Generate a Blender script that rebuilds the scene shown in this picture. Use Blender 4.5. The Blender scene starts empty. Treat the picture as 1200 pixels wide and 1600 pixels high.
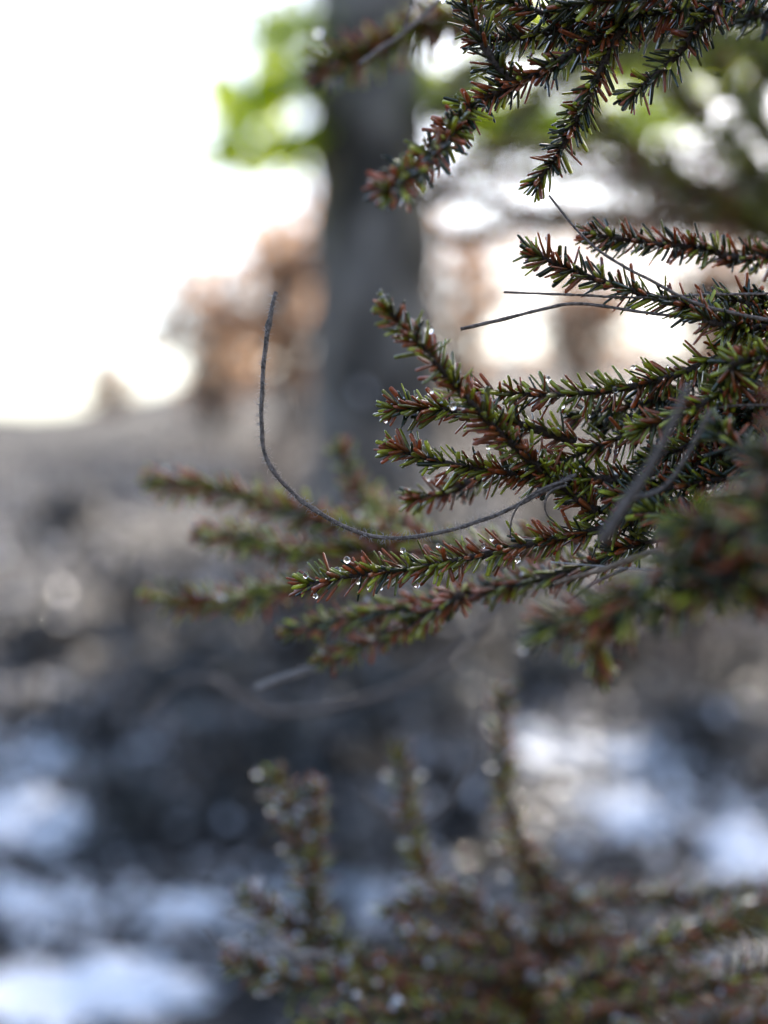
import bpy, math, random
import numpy as np
from mathutils import Vector, Matrix, noise

random.seed(7)
rng = np.random.default_rng(7)
scene = bpy.context.scene
col = scene.collection

# ------------------------------------------------------------------ camera
CAM_Z = 1.2
FOCUS = 0.60
cam_d = bpy.data.cameras.new('camera')
cam = bpy.data.objects.new('camera', cam_d)
col.objects.link(cam)
cam.location = (0, 0, CAM_Z)
cam.rotation_euler = (math.radians(90), 0, 0)
cam_d.sensor_fit = 'VERTICAL'
cam_d.sensor_height = 36.0
cam_d.lens = 50.0
cam_d.clip_start = 0.02
cam_d.clip_end = 3000
cam_d.dof.use_dof = True
cam_d.dof.focus_distance = FOCUS
cam_d.dof.aperture_fstop = 2.7
scene.camera = cam

# ------------------------------------------------------------------ sky and sun
SUN_EL, SUN_AZ = math.radians(40), math.radians(33)      # azimuth from +Y towards +X
world = bpy.data.worlds.new('World')
scene.world = world
world.use_nodes = True
nt = world.node_tree
nt.nodes.clear()
wo = nt.nodes.new('ShaderNodeOutputWorld')
bg = nt.nodes.new('ShaderNodeBackground')
sky = nt.nodes.new('ShaderNodeTexSky')
sky.sky_type = 'NISHITA'
sky.sun_disc = False
sky.sun_elevation = SUN_EL
sky.sun_rotation = SUN_AZ
sky.dust_density = 3.0
sky.air_density = 1.0
sky.ozone_density = 1.0
bg.inputs['Strength'].default_value = 0.15
nt.links.new(sky.outputs[0], bg.inputs['Color'])
nt.links.new(bg.outputs[0], wo.inputs['Surface'])

sd = bpy.data.lights.new('sun', 'SUN')
sd.energy = 5.0
sd.angle = math.radians(1.5)
sd.color = (1.0, 0.90, 0.78)
sun = bpy.data.objects.new('sun', sd)
col.objects.link(sun)
S = Vector((math.sin(SUN_AZ) * math.cos(SUN_EL), math.cos(SUN_AZ) * math.cos(SUN_EL), math.sin(SUN_EL)))
sun.rotation_euler = (-S).to_track_quat('-Z', 'Y').to_euler()
sun.location = (3, 5, 6)

scene.view_settings.view_transform = 'Standard'
scene.view_settings.look = 'None'
scene.view_settings.exposure = 1.7
scene.view_settings.gamma = 1.0
scene.view_settings.use_curve_mapping = False
scene.render.engine = 'CYCLES'
scene.cycles.use_denoising = True
scene.cycles.max_bounces = 6
scene.cycles.transmission_bounces = 6
scene.cycles.transparent_max_bounces = 4
scene.cycles.sample_clamp_indirect = 8.0


# ------------------------------------------------------------------ helpers
def tag(o, label=None, cat=None, group=None, kind=None):
    if label: o['label'] = label
    if cat: o['category'] = cat
    if group: o['group'] = group
    if kind: o['kind'] = kind
    return o


def empty(name, loc=(0, 0, 0), label=None, cat=None, group=None):
    o = bpy.data.objects.new(name, None)
    o.empty_display_size = 0.05
    o.location = loc
    col.objects.link(o)
    return tag(o, label, cat, group)


def link(name, me, parent=None):
    """a mesh given in world coordinates, linked as one object (children keep world coordinates)"""
    o = bpy.data.objects.new(name, me)
    col.objects.link(o)
    if parent is not None:
        o.parent = parent
        o.matrix_parent_inverse = Matrix.Translation(-world_loc(parent))
    return o


def world_loc(o):
    v = Vector((0, 0, 0))
    while o is not None:
        v += o.location + (o.matrix_parent_inverse.translation if o.parent else Vector((0, 0, 0)))
        o = o.parent
    return v


def mesh_np(name, V, F, mat, colors=None, smooth=True):
    """V (n,3) array, F list/array of quads or of mixed faces"""
    me = bpy.data.meshes.new(name)
    V = np.asarray(V, dtype=np.float32)
    if isinstance(F, np.ndarray):
        k = F.shape[1]
        me.vertices.add(len(V))
        me.vertices.foreach_set('co', V.ravel())
        me.loops.add(F.size)
        me.loops.foreach_set('vertex_index', F.astype(np.int32).ravel())
        me.polygons.add(len(F))
        me.polygons.foreach_set('loop_start', np.arange(0, F.size, k, dtype=np.int32))
        me.polygons.foreach_set('loop_total', np.full(len(F), k, dtype=np.int32))
        me.update(calc_edges=True)
    else:
        me.from_pydata([tuple(v) for v in V], [], F)
    if colors is not None:
        a = me.color_attributes.new('col', 'FLOAT_COLOR', 'POINT')
        c = np.ones((len(V), 4), dtype=np.float32)
        c[:, :3] = colors
        a.data.foreach_set('color', c.ravel())
    if smooth:
        me.polygons.foreach_set('use_smooth', np.ones(len(me.polygons), dtype=bool))
    if mat: me.materials.append(mat)
    me.update()
    return me


def P(px, py, D):
    """photograph pixel (1200 x 1600) at distance D in front of the camera -> world point"""
    w = 36.0 / 50.0 / 1600.0
    return Vector(((px - 600) * w * D, D, CAM_Z - (py - 800) * w * D))


def spline(pts, step):
    """Catmull-Rom through pts, resampled to roughly even steps"""
    p = [Vector(q) for q in pts]
    p = [p[0] * 2 - p[1]] + p + [p[-1] * 2 - p[-2]]
    out = []
    for i in range(1, len(p) - 2):
        n = max(2, int((p[i + 1] - p[i]).length / step))
        for k in range(n):
            t = k / n
            a, b, c, d = p[i - 1], p[i], p[i + 1], p[i + 2]
            out.append(0.5 * ((2 * b) + (c - a) * t + (2 * a - 5 * b + 4 * c - d) * t * t + (3 * b - a - 3 * c + d) * t ** 3))
    out.append(p[-2])
    return out


def frames(pts):
    n = len(pts)
    T = [((pts[min(i + 1, n - 1)] - pts[max(i - 1, 0)])).normalized() for i in range(n)]
    u = T[0].cross(Vector((0.13, 0.2, 0.97)))
    if u.length < 1e-4: u = T[0].cross(Vector((1, 0, 0)))
    u.normalize()
    N, B = [], []
    for t in T:
        u = (u - t * u.dot(t))
        u.normalize()
        N.append(u.copy())
        B.append(t.cross(u))
    return T, N, B


def tube(pts, r0, r1, sides=6, wob=0.0, power=1.0):
    """tapered tube, r0 at the start and r1 at the end; closed ends"""
    T, N, B = frames(pts)
    V, F = [], []
    n = len(pts)
    for i in range(n):
        f = (i / (n - 1)) ** power
        r = (r0 + (r1 - r0) * f) * (1 + wob * random.uniform(-1, 1))
        for s in range(sides):
            a = 2 * math.pi * s / sides
            rr = r * (1 + wob * 0.6 * random.uniform(-1, 1))
            V.append(pts[i] + (N[i] * math.cos(a) + B[i] * math.sin(a)) * rr)
    for i in range(n - 1):
        for s in range(sides):
            a, b = i * sides + s, i * sides + (s + 1) % sides
            F.append((a, b, b + sides, a + sides))
    F.append(tuple(range(sides - 1, -1, -1)))
    F.append(tuple((n - 1) * sides + s for s in range(sides)))
    return V, F


# ------------------------------------------------------------------ materials
def mat_new(name):
    m = bpy.data.materials.new(name)
    m.use_nodes = True
    t = m.node_tree
    return m, t, t.nodes['Principled BSDF'], t.nodes['Material Output']


def leaf_material(name, rough, spec, trans, noise_scale=300, coat=0.0, mult=1.0):
    """colour comes from the piece's own 'col' attribute, broken up by noise; part of the light shines through"""
    m, t, b, out = mat_new(name)
    at = t.nodes.new('ShaderNodeAttribute'); at.attribute_name = 'col'
    geo = t.nodes.new('ShaderNodeNewGeometry')
    nz = t.nodes.new('ShaderNodeTexNoise'); nz.inputs['Scale'].default_value = noise_scale
    nz.inputs['Detail'].default_value = 3
    t.links.new(geo.outputs['Position'], nz.inputs['Vector'])
    mr = t.nodes.new('ShaderNodeMapRange')
    mr.inputs['From Min'].default_value = 0.3; mr.inputs['From Max'].default_value = 0.7
    mr.inputs['To Min'].default_value = 0.65 * mult; mr.inputs['To Max'].default_value = 1.25 * mult
    t.links.new(nz.outputs['Fac'], mr.inputs['Value'])
    mx = t.nodes.new('ShaderNodeVectorMath'); mx.operation = 'SCALE'
    t.links.new(at.outputs['Color'], mx.inputs[0]); t.links.new(mr.outputs[0], mx.inputs['Scale'])
    t.links.new(mx.outputs[0], b.inputs['Base Color'])
    b.inputs['Roughness'].default_value = rough
    b.inputs['Specular IOR Level'].default_value = spec
    b.inputs['Coat Weight'].default_value = coat
    b.inputs['Coat Roughness'].default_value = 0.05
    b.inputs['Coat IOR'].default_value = 1.6
    if trans > 0:
        tr = t.nodes.new('ShaderNodeBsdfTranslucent')
        t.links.new(mx.outputs[0], tr.inputs['Color'])
        ms = t.nodes.new('ShaderNodeMixShader'); ms.inputs[0].default_value = trans
        t.links.new(b.outputs[0], ms.inputs[1]); t.links.new(tr.outputs[0], ms.inputs[2])
        t.links.new(ms.outputs[0], out.inputs['Surface'])
    return m


def noise_material(name, c0, c1, scale, rough=0.8, bump=0.0, bscale=None, stretch=None, spec=0.3, detail=6, lo=0.35, hi=0.65):
    m, t, b, out = mat_new(name)
    geo = t.nodes.new('ShaderNodeNewGeometry')
    src = geo.outputs['Position']
    if stretch:
        mp = t.nodes.new('ShaderNodeMapping'); mp.inputs['Scale'].default_value = stretch
        t.links.new(src, mp.inputs['Vector']); src = mp.outputs[0]
    nz = t.nodes.new('ShaderNodeTexNoise'); nz.inputs['Scale'].default_value = scale
    nz.inputs['Detail'].default_value = detail
    t.links.new(src, nz.inputs['Vector'])
    cr = t.nodes.new('ShaderNodeValToRGB')
    cr.color_ramp.elements[0].position = lo; cr.color_ramp.elements[0].color = (*c0, 1)
    cr.color_ramp.elements[1].position = hi; cr.color_ramp.elements[1].color = (*c1, 1)
    t.links.new(nz.outputs['Fac'], cr.inputs[0])
    t.links.new(cr.outputs[0], b.inputs['Base Color'])
    b.inputs['Roughness'].default_value = rough
    b.inputs['Specular IOR Level'].default_value = spec
    if bump:
        n2 = t.nodes.new('ShaderNodeTexNoise'); n2.inputs['Scale'].default_value = bscale or scale * 3
        n2.inputs['Detail'].default_value = 5
        t.links.new(src, n2.inputs['Vector'])
        bp = t.nodes.new('ShaderNodeBump'); bp.inputs['Strength'].default_value = bump
        bp.inputs['Distance'].default_value = 0.02
        t.links.new(n2.outputs['Fac'], bp.inputs['Height'])
        t.links.new(bp.outputs[0], b.inputs['Normal'])
    return m


M = {}
M['needle'] = leaf_material('needle', 0.28, 0.5, 0.36, 500, coat=1.0)
M['leaf'] = leaf_material('leaf', 0.5, 0.4, 0.78, 30)
M['dry_leaf'] = leaf_material('dry_leaf', 0.6, 0.35, 0.45, 30, coat=0.12)
M['litter'] = leaf_material('litter', 0.45, 0.5, 0.1, 20, coat=0.05)
M['twig'] = noise_material('twig', (0.035, 0.024, 0.018), (0.10, 0.07, 0.05), 900, 0.7, 0.4, 1500)
M['bark'] = noise_material('bark', (0.045, 0.038, 0.03), (0.27, 0.235, 0.20), 3.2, 0.85, 1.0, 14, (1.6, 1.6, 1))
M['dry_stem'] = noise_material('dry_stem', (0.09, 0.07, 0.055), (0.30, 0.24, 0.20), 700, 0.6, 0.3, 1800)
M['pale_stem'] = noise_material('pale_stem', (0.20, 0.18, 0.165), (0.42, 0.38, 0.35), 400, 0.6, 0.3, 1500)
M['tan_stem'] = noise_material('tan_stem', (0.16, 0.10, 0.06), (0.34, 0.25, 0.17), 500, 0.6, 0.3, 1500)
M['fibre'] = noise_material('fibre', (0.4, 0.37, 0.34), (0.6, 0.56, 0.52), 400, 0.6)
M['snow'] = noise_material('snow', (0.74, 0.77, 0.82), (0.84, 0.86, 0.89), 9, 0.6, 0.5, 30)
M['rock'] = noise_material('rock', (0.12, 0.12, 0.12), (0.34, 0.33, 0.33), 7, 0.7, 0.6, 25)


def ground_material():
    m, t, b, out = mat_new('hillside_soil')
    geo = t.nodes.new('ShaderNodeNewGeometry')
    def nz(scale, detail=6):
        n = t.nodes.new('ShaderNodeTexNoise'); n.inputs['Scale'].default_value = scale
        n.inputs['Detail'].default_value = detail
        t.links.new(geo.outputs['Position'], n.inputs['Vector'])
        return n
    def ramp(n, a, b_, lo, hi):
        r = t.nodes.new('ShaderNodeValToRGB')
        r.color_ramp.elements[0].position = lo; r.color_ramp.elements[0].color = (*a, 1)
        r.color_ramp.elements[1].position = hi; r.color_ramp.elements[1].color = (*b_, 1)
        t.links.new(n.outputs['Fac'], r.inputs[0]); return r
    big = ramp(nz(0.9, 4), (0.030, 0.031, 0.034), (0.062, 0.060, 0.058), 0.36, 0.62)
    fine = ramp(nz(16), (0.45, 0.42, 0.40), (1.3, 1.28, 1.25), 0.35, 0.68)
    mx = t.nodes.new('ShaderNodeMix'); mx.data_type = 'RGBA'; mx.blend_type = 'MULTIPLY'
    mx.inputs[0].default_value = 1.0
    t.links.new(big.outputs[0], mx.inputs[6]); t.links.new(fine.outputs[0], mx.inputs[7])
    t.links.new(mx.outputs[2], b.inputs['Base Color'])
    b.inputs['Roughness'].default_value = 0.85
    bp = t.nodes.new('ShaderNodeBump'); bp.inputs['Strength'].default_value = 0.8
    bp.inputs['Distance'].default_value = 0.05
    t.links.new(nz(22).outputs['Fac'], bp.inputs['Height']); t.links.new(bp.outputs[0], b.inputs['Normal'])
    return m


M['ground'] = ground_material()
m, t, b, out = mat_new('water')
b.inputs['Base Color'].default_value = (1, 1, 1, 1)
b.inputs['Roughness'].default_value = 0.02
b.inputs['IOR'].default_value = 1.33
b.inputs['Transmission Weight'].default_value = 1.0
M['water'] = m


# ------------------------------------------------------------------ the hillside
def ridge(x):
    """height of the ridge above the camera, 25 m away"""
    xs = [-60, -6, -4.7, -3.4, -1.5, 2, 6, 60]
    zs = [1.4, 1.72, 1.92, 2.25, 2.60, 2.8, 3.0, 4.2]
    return float(np.interp(x, xs, zs))


def ground_z(x, y):
    if y < 25:
        f = max(0.0, (y - 3) / 22)
        h = -1.2 + (ridge(x) + 1.2) * f
    else:
        f = min(1.0, (y - 25) / 40)
        f = f * f * (3 - 2 * f)
        h = ridge(x) + (-3.5 - ridge(x)) * f
    if y < -2.5:
        h += min(16.0, (-2.5 - y) * 0.40)  # unseen bank added behind the camera to cut sky light from that side
    a = 0.10 if y < 40 else 0.4
    n = noise.noise(Vector((x * 0.7, y * 0.7, 0))) * a + noise.noise(Vector((x * 2.6, y * 2.6, 4))) * a * 0.35
    k = min(1.0, max(0.25, (y - 1) / 5)) if abs(x) < 3 else 1.0
    return CAM_Z + h + n * k


def axis(fine0, fine1, step, far):
    a = list(np.arange(fine0, fine1 + step / 2, step))
    s, x = step, fine1
    while x < far:
        s *= 1.35; x += s; a.append(x)
    s, x = step, fine0
    pre = []
    while x > -far:
        s *= 1.35; x -= s; pre.append(x)
    return pre[::-1] + a


xs, ys = axis(-8, 8, 0.2, 1200), axis(0, 28, 0.2, 1200)
V = [(x, y, ground_z(x, y)) for y in ys for x in xs]
nx = len(xs)
F = np.array([(j * nx + i, j * nx + i + 1, (j + 1) * nx + i + 1, (j + 1) * nx + i) for j in range(len(ys) - 1) for i in range(nx - 1)])
tag(link('hillside', mesh_np('hillside', V, F, M['ground'])), kind='structure')


def hit(px, py, d0=1.5):
    """where the line of sight through a pixel meets the ground"""
    D = d0
    while D < 40:
        p = P(px, py, D)
        if p.z <= ground_z(p.x, p.y): return p
        D += 0.03
    return P(px, py, 25)


# snow patches -----------------------------------------------------------------
def snow_patch(c, rx, ry, label, seed):
    n, rings = 72, 9
    V, F = [], []
    for k in range(rings + 1):
        f = k / rings
        for i in range(n):
            a = 2 * math.pi * i / n
            d = Vector((math.cos(a) * 1.3, math.sin(a) * 1.3, seed * 3.7))
            w = 1 + 0.55 * noise.noise(d * 1.5) + 0.35 * noise.noise(d * 4) + .2 * noise.noise(d * 9)
            x, y = c.x + math.cos(a) * rx * w * f, c.y + math.sin(a) * ry * w * f
            edge = (1 - f ** 3)
            z = ground_z(x, y) + 0.05 * edge - 0.02 + 0.045 * noise.noise(Vector((x * 7, y * 7, seed))) * edge
            V.append((x, y, z))
    for k in range(rings):
        for i in range(n):
            j = (i + 1) % n
            F.append((k * n + i, k * n + j, (k + 1) * n + j, (k + 1) * n + i))
    o = link('snow_patch', mesh_np('snow_patch', V, F, M['snow']))
    return tag(o, label, 'snow', 'patches of melting snow on the slope')


SNOW = [
    ((110, 1565), 0.34, 0.30, 'broad white patch of melting snow beside the dry bent grass stalks'),
    ((50, 1285), 0.26, 0.24, 'white snow patch on the open slope, uphill of the broad snow patch'),
    ((40, 1425), 0.14, 0.12, 'small snow patch between two larger patches on the open slope'),
    ((985, 1290), 0.17, 0.22, 'bright oval snow patch behind the leader of the young spruce'),
    ((1170, 1330), 0.19, 0.28, 'bright snow patch behind the young spruce boughs on the tree side'),
    ((570, 1390), 0.10, 0.10, 'small pale snow patch between the upright shoots of the young spruce'),
    ((290, 1440), 0.13, 0.10, 'thin greyish snow patch near the tips of the young spruce boughs'),
    ((840, 1180), 0.14, 0.14, 'dull grey snow remnant uphill of the oval snow patch'),
    ((1000, 1190), 0.12, 0.10, 'small dull snow remnant just above the bright oval snow patch'),
    ((285, 1140), 0.12, 0.10, 'faint round snow remnant under the dry arching stem'),
    ((100, 1190), 0.20, 0.09, 'long thin grey snow remnant across the open slope'),
]
SNOW_AT = []
for k, ((px, py), rx, ry, lab) in enumerate(SNOW):
    SNOW_AT.append((hit(px, py), rx, ry))
    snow_patch(hit(px, py), rx, ry, lab, k + 1)


# ------------------------------------------------------------------ leaves for shrubs, trees and litter
def leaf_cloud(pos, size, palette, droop=0.3, flat=False):
    """one folded four-sided leaf (two quads) at each point"""
    n = len(pos)
    pos = np.asarray(pos, dtype=np.float64)
    d = rng.normal(size=(n, 3)); d[:, 2] -= droop
    if flat: d[:, 2] *= 0.25
    d /= np.linalg.norm(d, axis=1)[:, None]
    r = rng.normal(size=(n, 3))
    s = np.cross(d, r); s /= np.linalg.norm(s, axis=1)[:, None]
    if flat:
        s[:, 2] *= 0.3
    u = np.cross(s, d)
    L = size * rng.uniform(0.6, 1.4, n)[:, None]
    W = L * rng.uniform(0.28, 0.42, n)[:, None]
    base, tip = pos, pos + d * L
    mid = pos + d * L * 0.5 + u * L * 0.06
    V = np.stack([base, mid + s * W - u * W * .4, tip, mid - s * W - u * W * .4, mid + u * W * 0.2], 1).reshape(-1, 3)
    i = np.arange(n)[:, None] * 5
    F = np.concatenate([i + np.array([[0, 4, 2, 1]]), i + np.array([[0, 3, 2, 4]])], 0)
    pal = np.array(palette)
    c = pal[rng.integers(0, len(pal), n)] * rng.uniform(0.7, 1.3, (n, 1))
    return V, F, np.repeat(c, 5, axis=0)


def merge(parts):
    V, F, n = [], [], 0
    for v, f in parts:
        V += [tuple(q) for q in v]
        F += [tuple(i + n for i in q) for q in f]
        n += len(v)
    return V, F


def shrub(base, h, spread, n_stem, n_leaf, leaf, palette, label, name='dry_shrub', mat='dry_leaf', group='shrubs on the slope', stem_mat='bark'):
    root = empty(name, base, label, 'shrub', group)
    pts_leaf = []
    parts = []
    for k in range(n_stem):
        a = random.uniform(0, 2 * math.pi)
        lean = random.uniform(0.15, 1.0) * spread
        top = base + Vector((math.cos(a) * lean, math.sin(a) * lean, h * random.uniform(0.55, 1.0)))
        mid = base.lerp(top, 0.5) + Vector((random.gauss(0, .1), random.gauss(0, .1), 0.12 * h))
        pl = spline([base - Vector((0, 0, .05)), mid, top], h / 8)
        parts.append(tube(pl, 0.012 * h + 0.004, 0.003, 5, 0.1))
        for _ in range(4):
            i = random.randrange(len(pl) // 3, len(pl))
            d = Vector((random.gauss(0, 1), random.gauss(0, 1), random.uniform(-.2, 1))).normalized() * h * random.uniform(.15, .35)
            tw = spline([pl[i], pl[i] + d * .5 + Vector((0, 0, .02)), pl[i] + d], h / 14)
            parts.append(tube(tw, 0.005, 0.002, 4, 0.1))
            pts_leaf += [p for p in tw[1:]]
    V, F = merge(parts)
    o = link('stems', mesh_np('stems', V, F, M[stem_mat]), root)
    o.name = 'woody_stem_cluster'
    o['kind'] = 'stuff'
    idx = rng.integers(0, len(pts_leaf), n_leaf)
    pos = np.array([pts_leaf[i] for i in idx]) + rng.normal(size=(n_leaf, 3)) * 0.05 * h
    V, F, c = leaf_cloud(pos, leaf, palette)
    o = link('foliage', mesh_np('foliage', V, F, M[mat], c, smooth=False), root)
    o['kind'] = 'stuff'
    return root


TAN = [(0.24, 0.15, 0.10), (0.17, 0.11, 0.075), (0.20, 0.13, 0.09), (0.85, 0.54, 0.32), (0.6, 0.36, 0.2)]  # the two brightest tones paint sunlit leaves among the dark brown ones
GREYB = [(0.14, 0.12, 0.11), (0.22, 0.20, 0.19), (0.10, 0.085, 0.08), (0.30, 0.28, 0.28)]


def on_ground(px, D):
    x = (px - 600) * 0.00045 * D
    return Vector((x, D, ground_z(x, D)))


# the shrubs along the ridge line
shrub(on_ground(335, 15), 1.85, 0.7, 22, 520, 0.17, TAN, 'brown dry-leaved shrub on the slope beside the dark trunk, open sky behind')
shrub(on_ground(455, 13), 2.5, 0.5, 22, 520, 0.17, TAN, 'tall tan-leaved shrub on the slope, close against the dark trunk')
shrub(on_ground(165, 20), 0.8, 0.35, 12, 260, 0.12, TAN, 'small sparse tan shrub on the open grey ridge against the sky')
shrub(on_ground(905, 17), 2.1, 1.1, 24, 620, 0.18, TAN, 'brown dry shrub on the ridge seen under the long grass stems')
shrub(on_ground(720, 14), 2.3, 0.55, 18, 420, 0.16, TAN, 'tan-leaved shrub on the ridge at the other side of the dark trunk')
shrub(on_ground(1130, 15), 2.4, 0.9, 22, 560, 0.17, TAN, 'brown dry shrub on the ridge behind the double spruce shoots')
# grey undergrowth in the middle distance
shrub(on_ground(560, 5.6), 0.75, 0.5, 14, 420, 0.045, GREYB, 'grey leafless-looking undergrowth shrub at the foot of the dark trunk', 'grey_shrub')
shrub(on_ground(420, 8.5), 0.9, 0.6, 14, 420, 0.06, GREYB, 'grey undergrowth shrub on the slope, on the open side of the trunk', 'grey_shrub')
shrub(on_ground(830, 7.5), 1.0, 0.7, 14, 420, 0.06, GREYB, 'grey undergrowth shrub behind the main spruce shoots', 'grey_shrub')
shrub(on_ground(1120, 5.5), 0.55, 0.45, 12, 300, 0.05, GREYB, 'low grey shrub on the slope behind the dark hanging spruce bough', 'grey_shrub')
shrub(on_ground(340, 4.6), 0.35, 0.35, 12, 220, 0.04, GREYB, 'low dark shrub between the snow patches and the young spruce', 'grey_shrub')

EVER = [(0.10, 0.11, 0.11), (0.13, 0.14, 0.14), (0.22, 0.225, 0.24), (0.07, 0.075, 0.075)]
for px, D, h, lab in [
        (450, 4.5, .34, 'low dark evergreen bush uphill of the paired upright spruce shoots'),
        (640, 4.8, .42, 'low dark evergreen bush behind the tip of the young spruce leader'),
        (320, 5.3, .34, 'low dark evergreen bush behind the dry arching stem'),
        (1090, 6.2, .50, 'low dark evergreen bush uphill of the bright oval snow patch'),
        (860, 5.6, .30, 'low dark evergreen bush below the hanging rosette of the near bough'),
        (190, 4.3, .20, 'small dark evergreen tuft between the snow patches on the open slope')]:
    shrub(on_ground(px, D), h, h * .9, 16, 420, 0.06, EVER, lab, 'evergreen_bush', 'litter', 'low evergreen bushes')

BRUSH = [(0.08, 0.077, 0.075), (0.11, 0.105, 0.10), (0.18, 0.175, 0.17), (0.05, 0.05, 0.05), (0.55, 0.55, 0.58)]  # the last, palest tone stands in for wet glints
for px, D, h, lab in [
        (90, 9.0, .35, 'low grey brushwood on the open slope below the sparse tan shrub'),
        (220, 7.0, .38, 'grey brushwood clump on the open slope behind the outermost blurred shoot'),
        (60, 6.2, .25, 'thin low brushwood uphill of the snow patch on the open slope'),
        (330, 6.4, .40, 'grey brushwood clump under the outer blurred shoots'),
        (480, 6.0, .50, 'dark brushwood in front of the foot of the dark trunk'),
        (660, 5.8, .62, 'tall grey brushwood covering the foot of the dark trunk'),
        (620, 6.3, .95, 'tallest grey brushwood leaning on the dark trunk'),
        (760, 6.6, .55, 'grey brushwood behind the long low spruce shoot'),
        (960, 6.0, .60, 'grey brushwood behind the dark near bough'),
        (1010, 8.5, .80, 'grey brushwood on the upper slope behind the tangled boughs'),
        (1180, 7.2, .80, 'grey brushwood clump behind the nearest bough tips'),
        (740, 4.4, .28, 'low wet brushwood behind the young spruce leader'),
        (150, 5.0, .18, 'thin wet brushwood between the snow patches on the open slope'),
        (560, 4.0, .20, 'low wet brushwood round the small pale snow patch'),
        (1080, 4.9, .22, 'low wet brushwood between the two bright snow patches')]:
    shrub(on_ground(px, D), h, h * .95, 22, 360, 0.062, BRUSH, lab, 'brushwood', 'litter', 'brushwood clumps on the slope')

# ------------------------------------------------------------------ the dark trunk behind, with lime leaves
TD = 7.0
tb = on_ground(585, TD)
tree = empty('broadleaf_tree', tb, 'dark thick tree trunk with sunlit lime green leaves, standing on the slope', 'tree')
tp = spline([tb - Vector((0, 0, .3)), tb + Vector((0.02, 0, 1.2)), P(580, 300, TD), P(575, -200, TD), P(590, -900, TD)], 0.12)
V, F = tube(tp, 0.37, 0.23, 28, 0.05, 0.7)
V = [v + Vector((v.x - tb.x - .0, v.y - tb.y, 0)).normalized() * (0.05 * noise.noise(v * 3.1) + .03 * noise.noise(v * 8)) for v in V]
link('trunk', mesh_np('trunk', V, F, M['bark']), tree)
LIME = [(0.68, 0.78, 0.06), (0.74, 0.82, 0.08), (0.60, 0.72, 0.05)]
LIMBS = [
    [P(570, 60, TD), P(500, 20, TD - .1), P(450, 40, TD - .2), P(410, 85, TD - .2)],
    [P(570, 160, TD), P(500, 130, TD - .1), P(440, 140, TD - .2), P(400, 155, TD - .25), P(330, 156, TD - .25)],
    [P(570, 250, TD), P(500, 225, TD - .1), P(440, 232, TD - .2), P(370, 238, TD - .25), P(305, 234, TD - .25)],
    [P(600, 120, TD), P(680, 130, TD - .1), P(760, 190, TD - .3), P(880, 200, TD - .4), P(1050, 190, TD - .4)],
    [P(600, -20, TD), P(700, -10, TD + .2), P(850, 60, TD + .4), P(1000, 90, TD + .4), P(1220, 60, TD + .5)],
    [P(580, -200, TD), P(450, -260, TD - .4), P(330, -240, TD - .6)],
    [P(590, -300, TD), P(760, -330, TD + .4), P(960, -260, TD + .7)],
]
crown = []
NL = [200, 230, 220, 700, 1500, 60, 80]
for k, lp in enumerate(LIMBS):
    pl = spline(lp, 0.06)
    V, F = tube(pl, 0.022, 0.005, 6, 0.1)
    link('limb', mesh_np('limb', V, F, M['bark']), tree)
    n = NL[k]
    for _ in range(n):
        i = int(len(pl) * random.uniform(0.25, 1.0)) - 1
        u = pl[i].x / pl[i].y / .00045 + 600
        if 480 < u < 650: continue
        crown.append(pl[i] + Vector((random.gauss(0, .06), random.gauss(0, .15), random.gauss(0, .035))))
V, F, c = leaf_cloud(np.array(crown), 0.11, LIME, droop=0.2)
o = link('crown', mesh_np('crown', V, F, M['leaf'], c, smooth=False), tree)
o['kind'] = 'stuff'

# two unseen pines added up the slope to shade the near ground from the sun
for (x, y), H, R, lab in [((3.8, 8.8), 14.0, 2.3, 'tall bare-stemmed pine out of view up the slope, added to shade the near ground'),
                          ((4.9, 7.6), 13.0, 2.3, 'second unseen pine added for shade beside the first, its crown starting high above the ground')]:
    b0 = Vector((x, y, ground_z(x, y)))
    pine = empty('added_shade_pine', b0, lab, 'tree', 'unseen pines added for shade')
    V, F = tube(spline([b0 - Vector((0, 0, .3)), b0 + Vector((.05, 0, H * .5)), b0 + Vector((0, 0, H))], .5), .2, .03, 14, .05)
    link('trunk', mesh_np('trunk', V, F, M['bark']), pine)
    pos, parts = [], []
    for k in range(70):
        f = (k + .5) / 70
        z = 4.9 + (H - 4.9) * f
        a = k * 2.4
        L = R * (1 - f) ** .8 + .15
        d = Vector((math.cos(a), math.sin(a), 0))
        p0 = b0 + Vector((0, 0, z)); p1 = p0 + d * L + Vector((0, 0, -.15 * L))
        parts.append(tube([p0, p0.lerp(p1, .5) + Vector((0, 0, .04)), p1], .03, .008, 5))
        for _ in range(130):
            w = random.uniform(.1, 1)
            pos.append(p0.lerp(p1, w) + Vector((random.gauss(0, .16), random.gauss(0, .16), random.gauss(0, .09))))
    V, F = merge(parts)
    link('limbs', mesh_np('limbs', V, F, M['bark']), pine)['kind'] = 'stuff'
    V, F, c = leaf_cloud(np.array(pos), 0.30, [(0.03, 0.06, 0.02), (0.05, 0.09, 0.03)])
    link('crown', mesh_np('crown', V, F, M['leaf'], c, smooth=False), pine)['kind'] = 'stuff'

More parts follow.
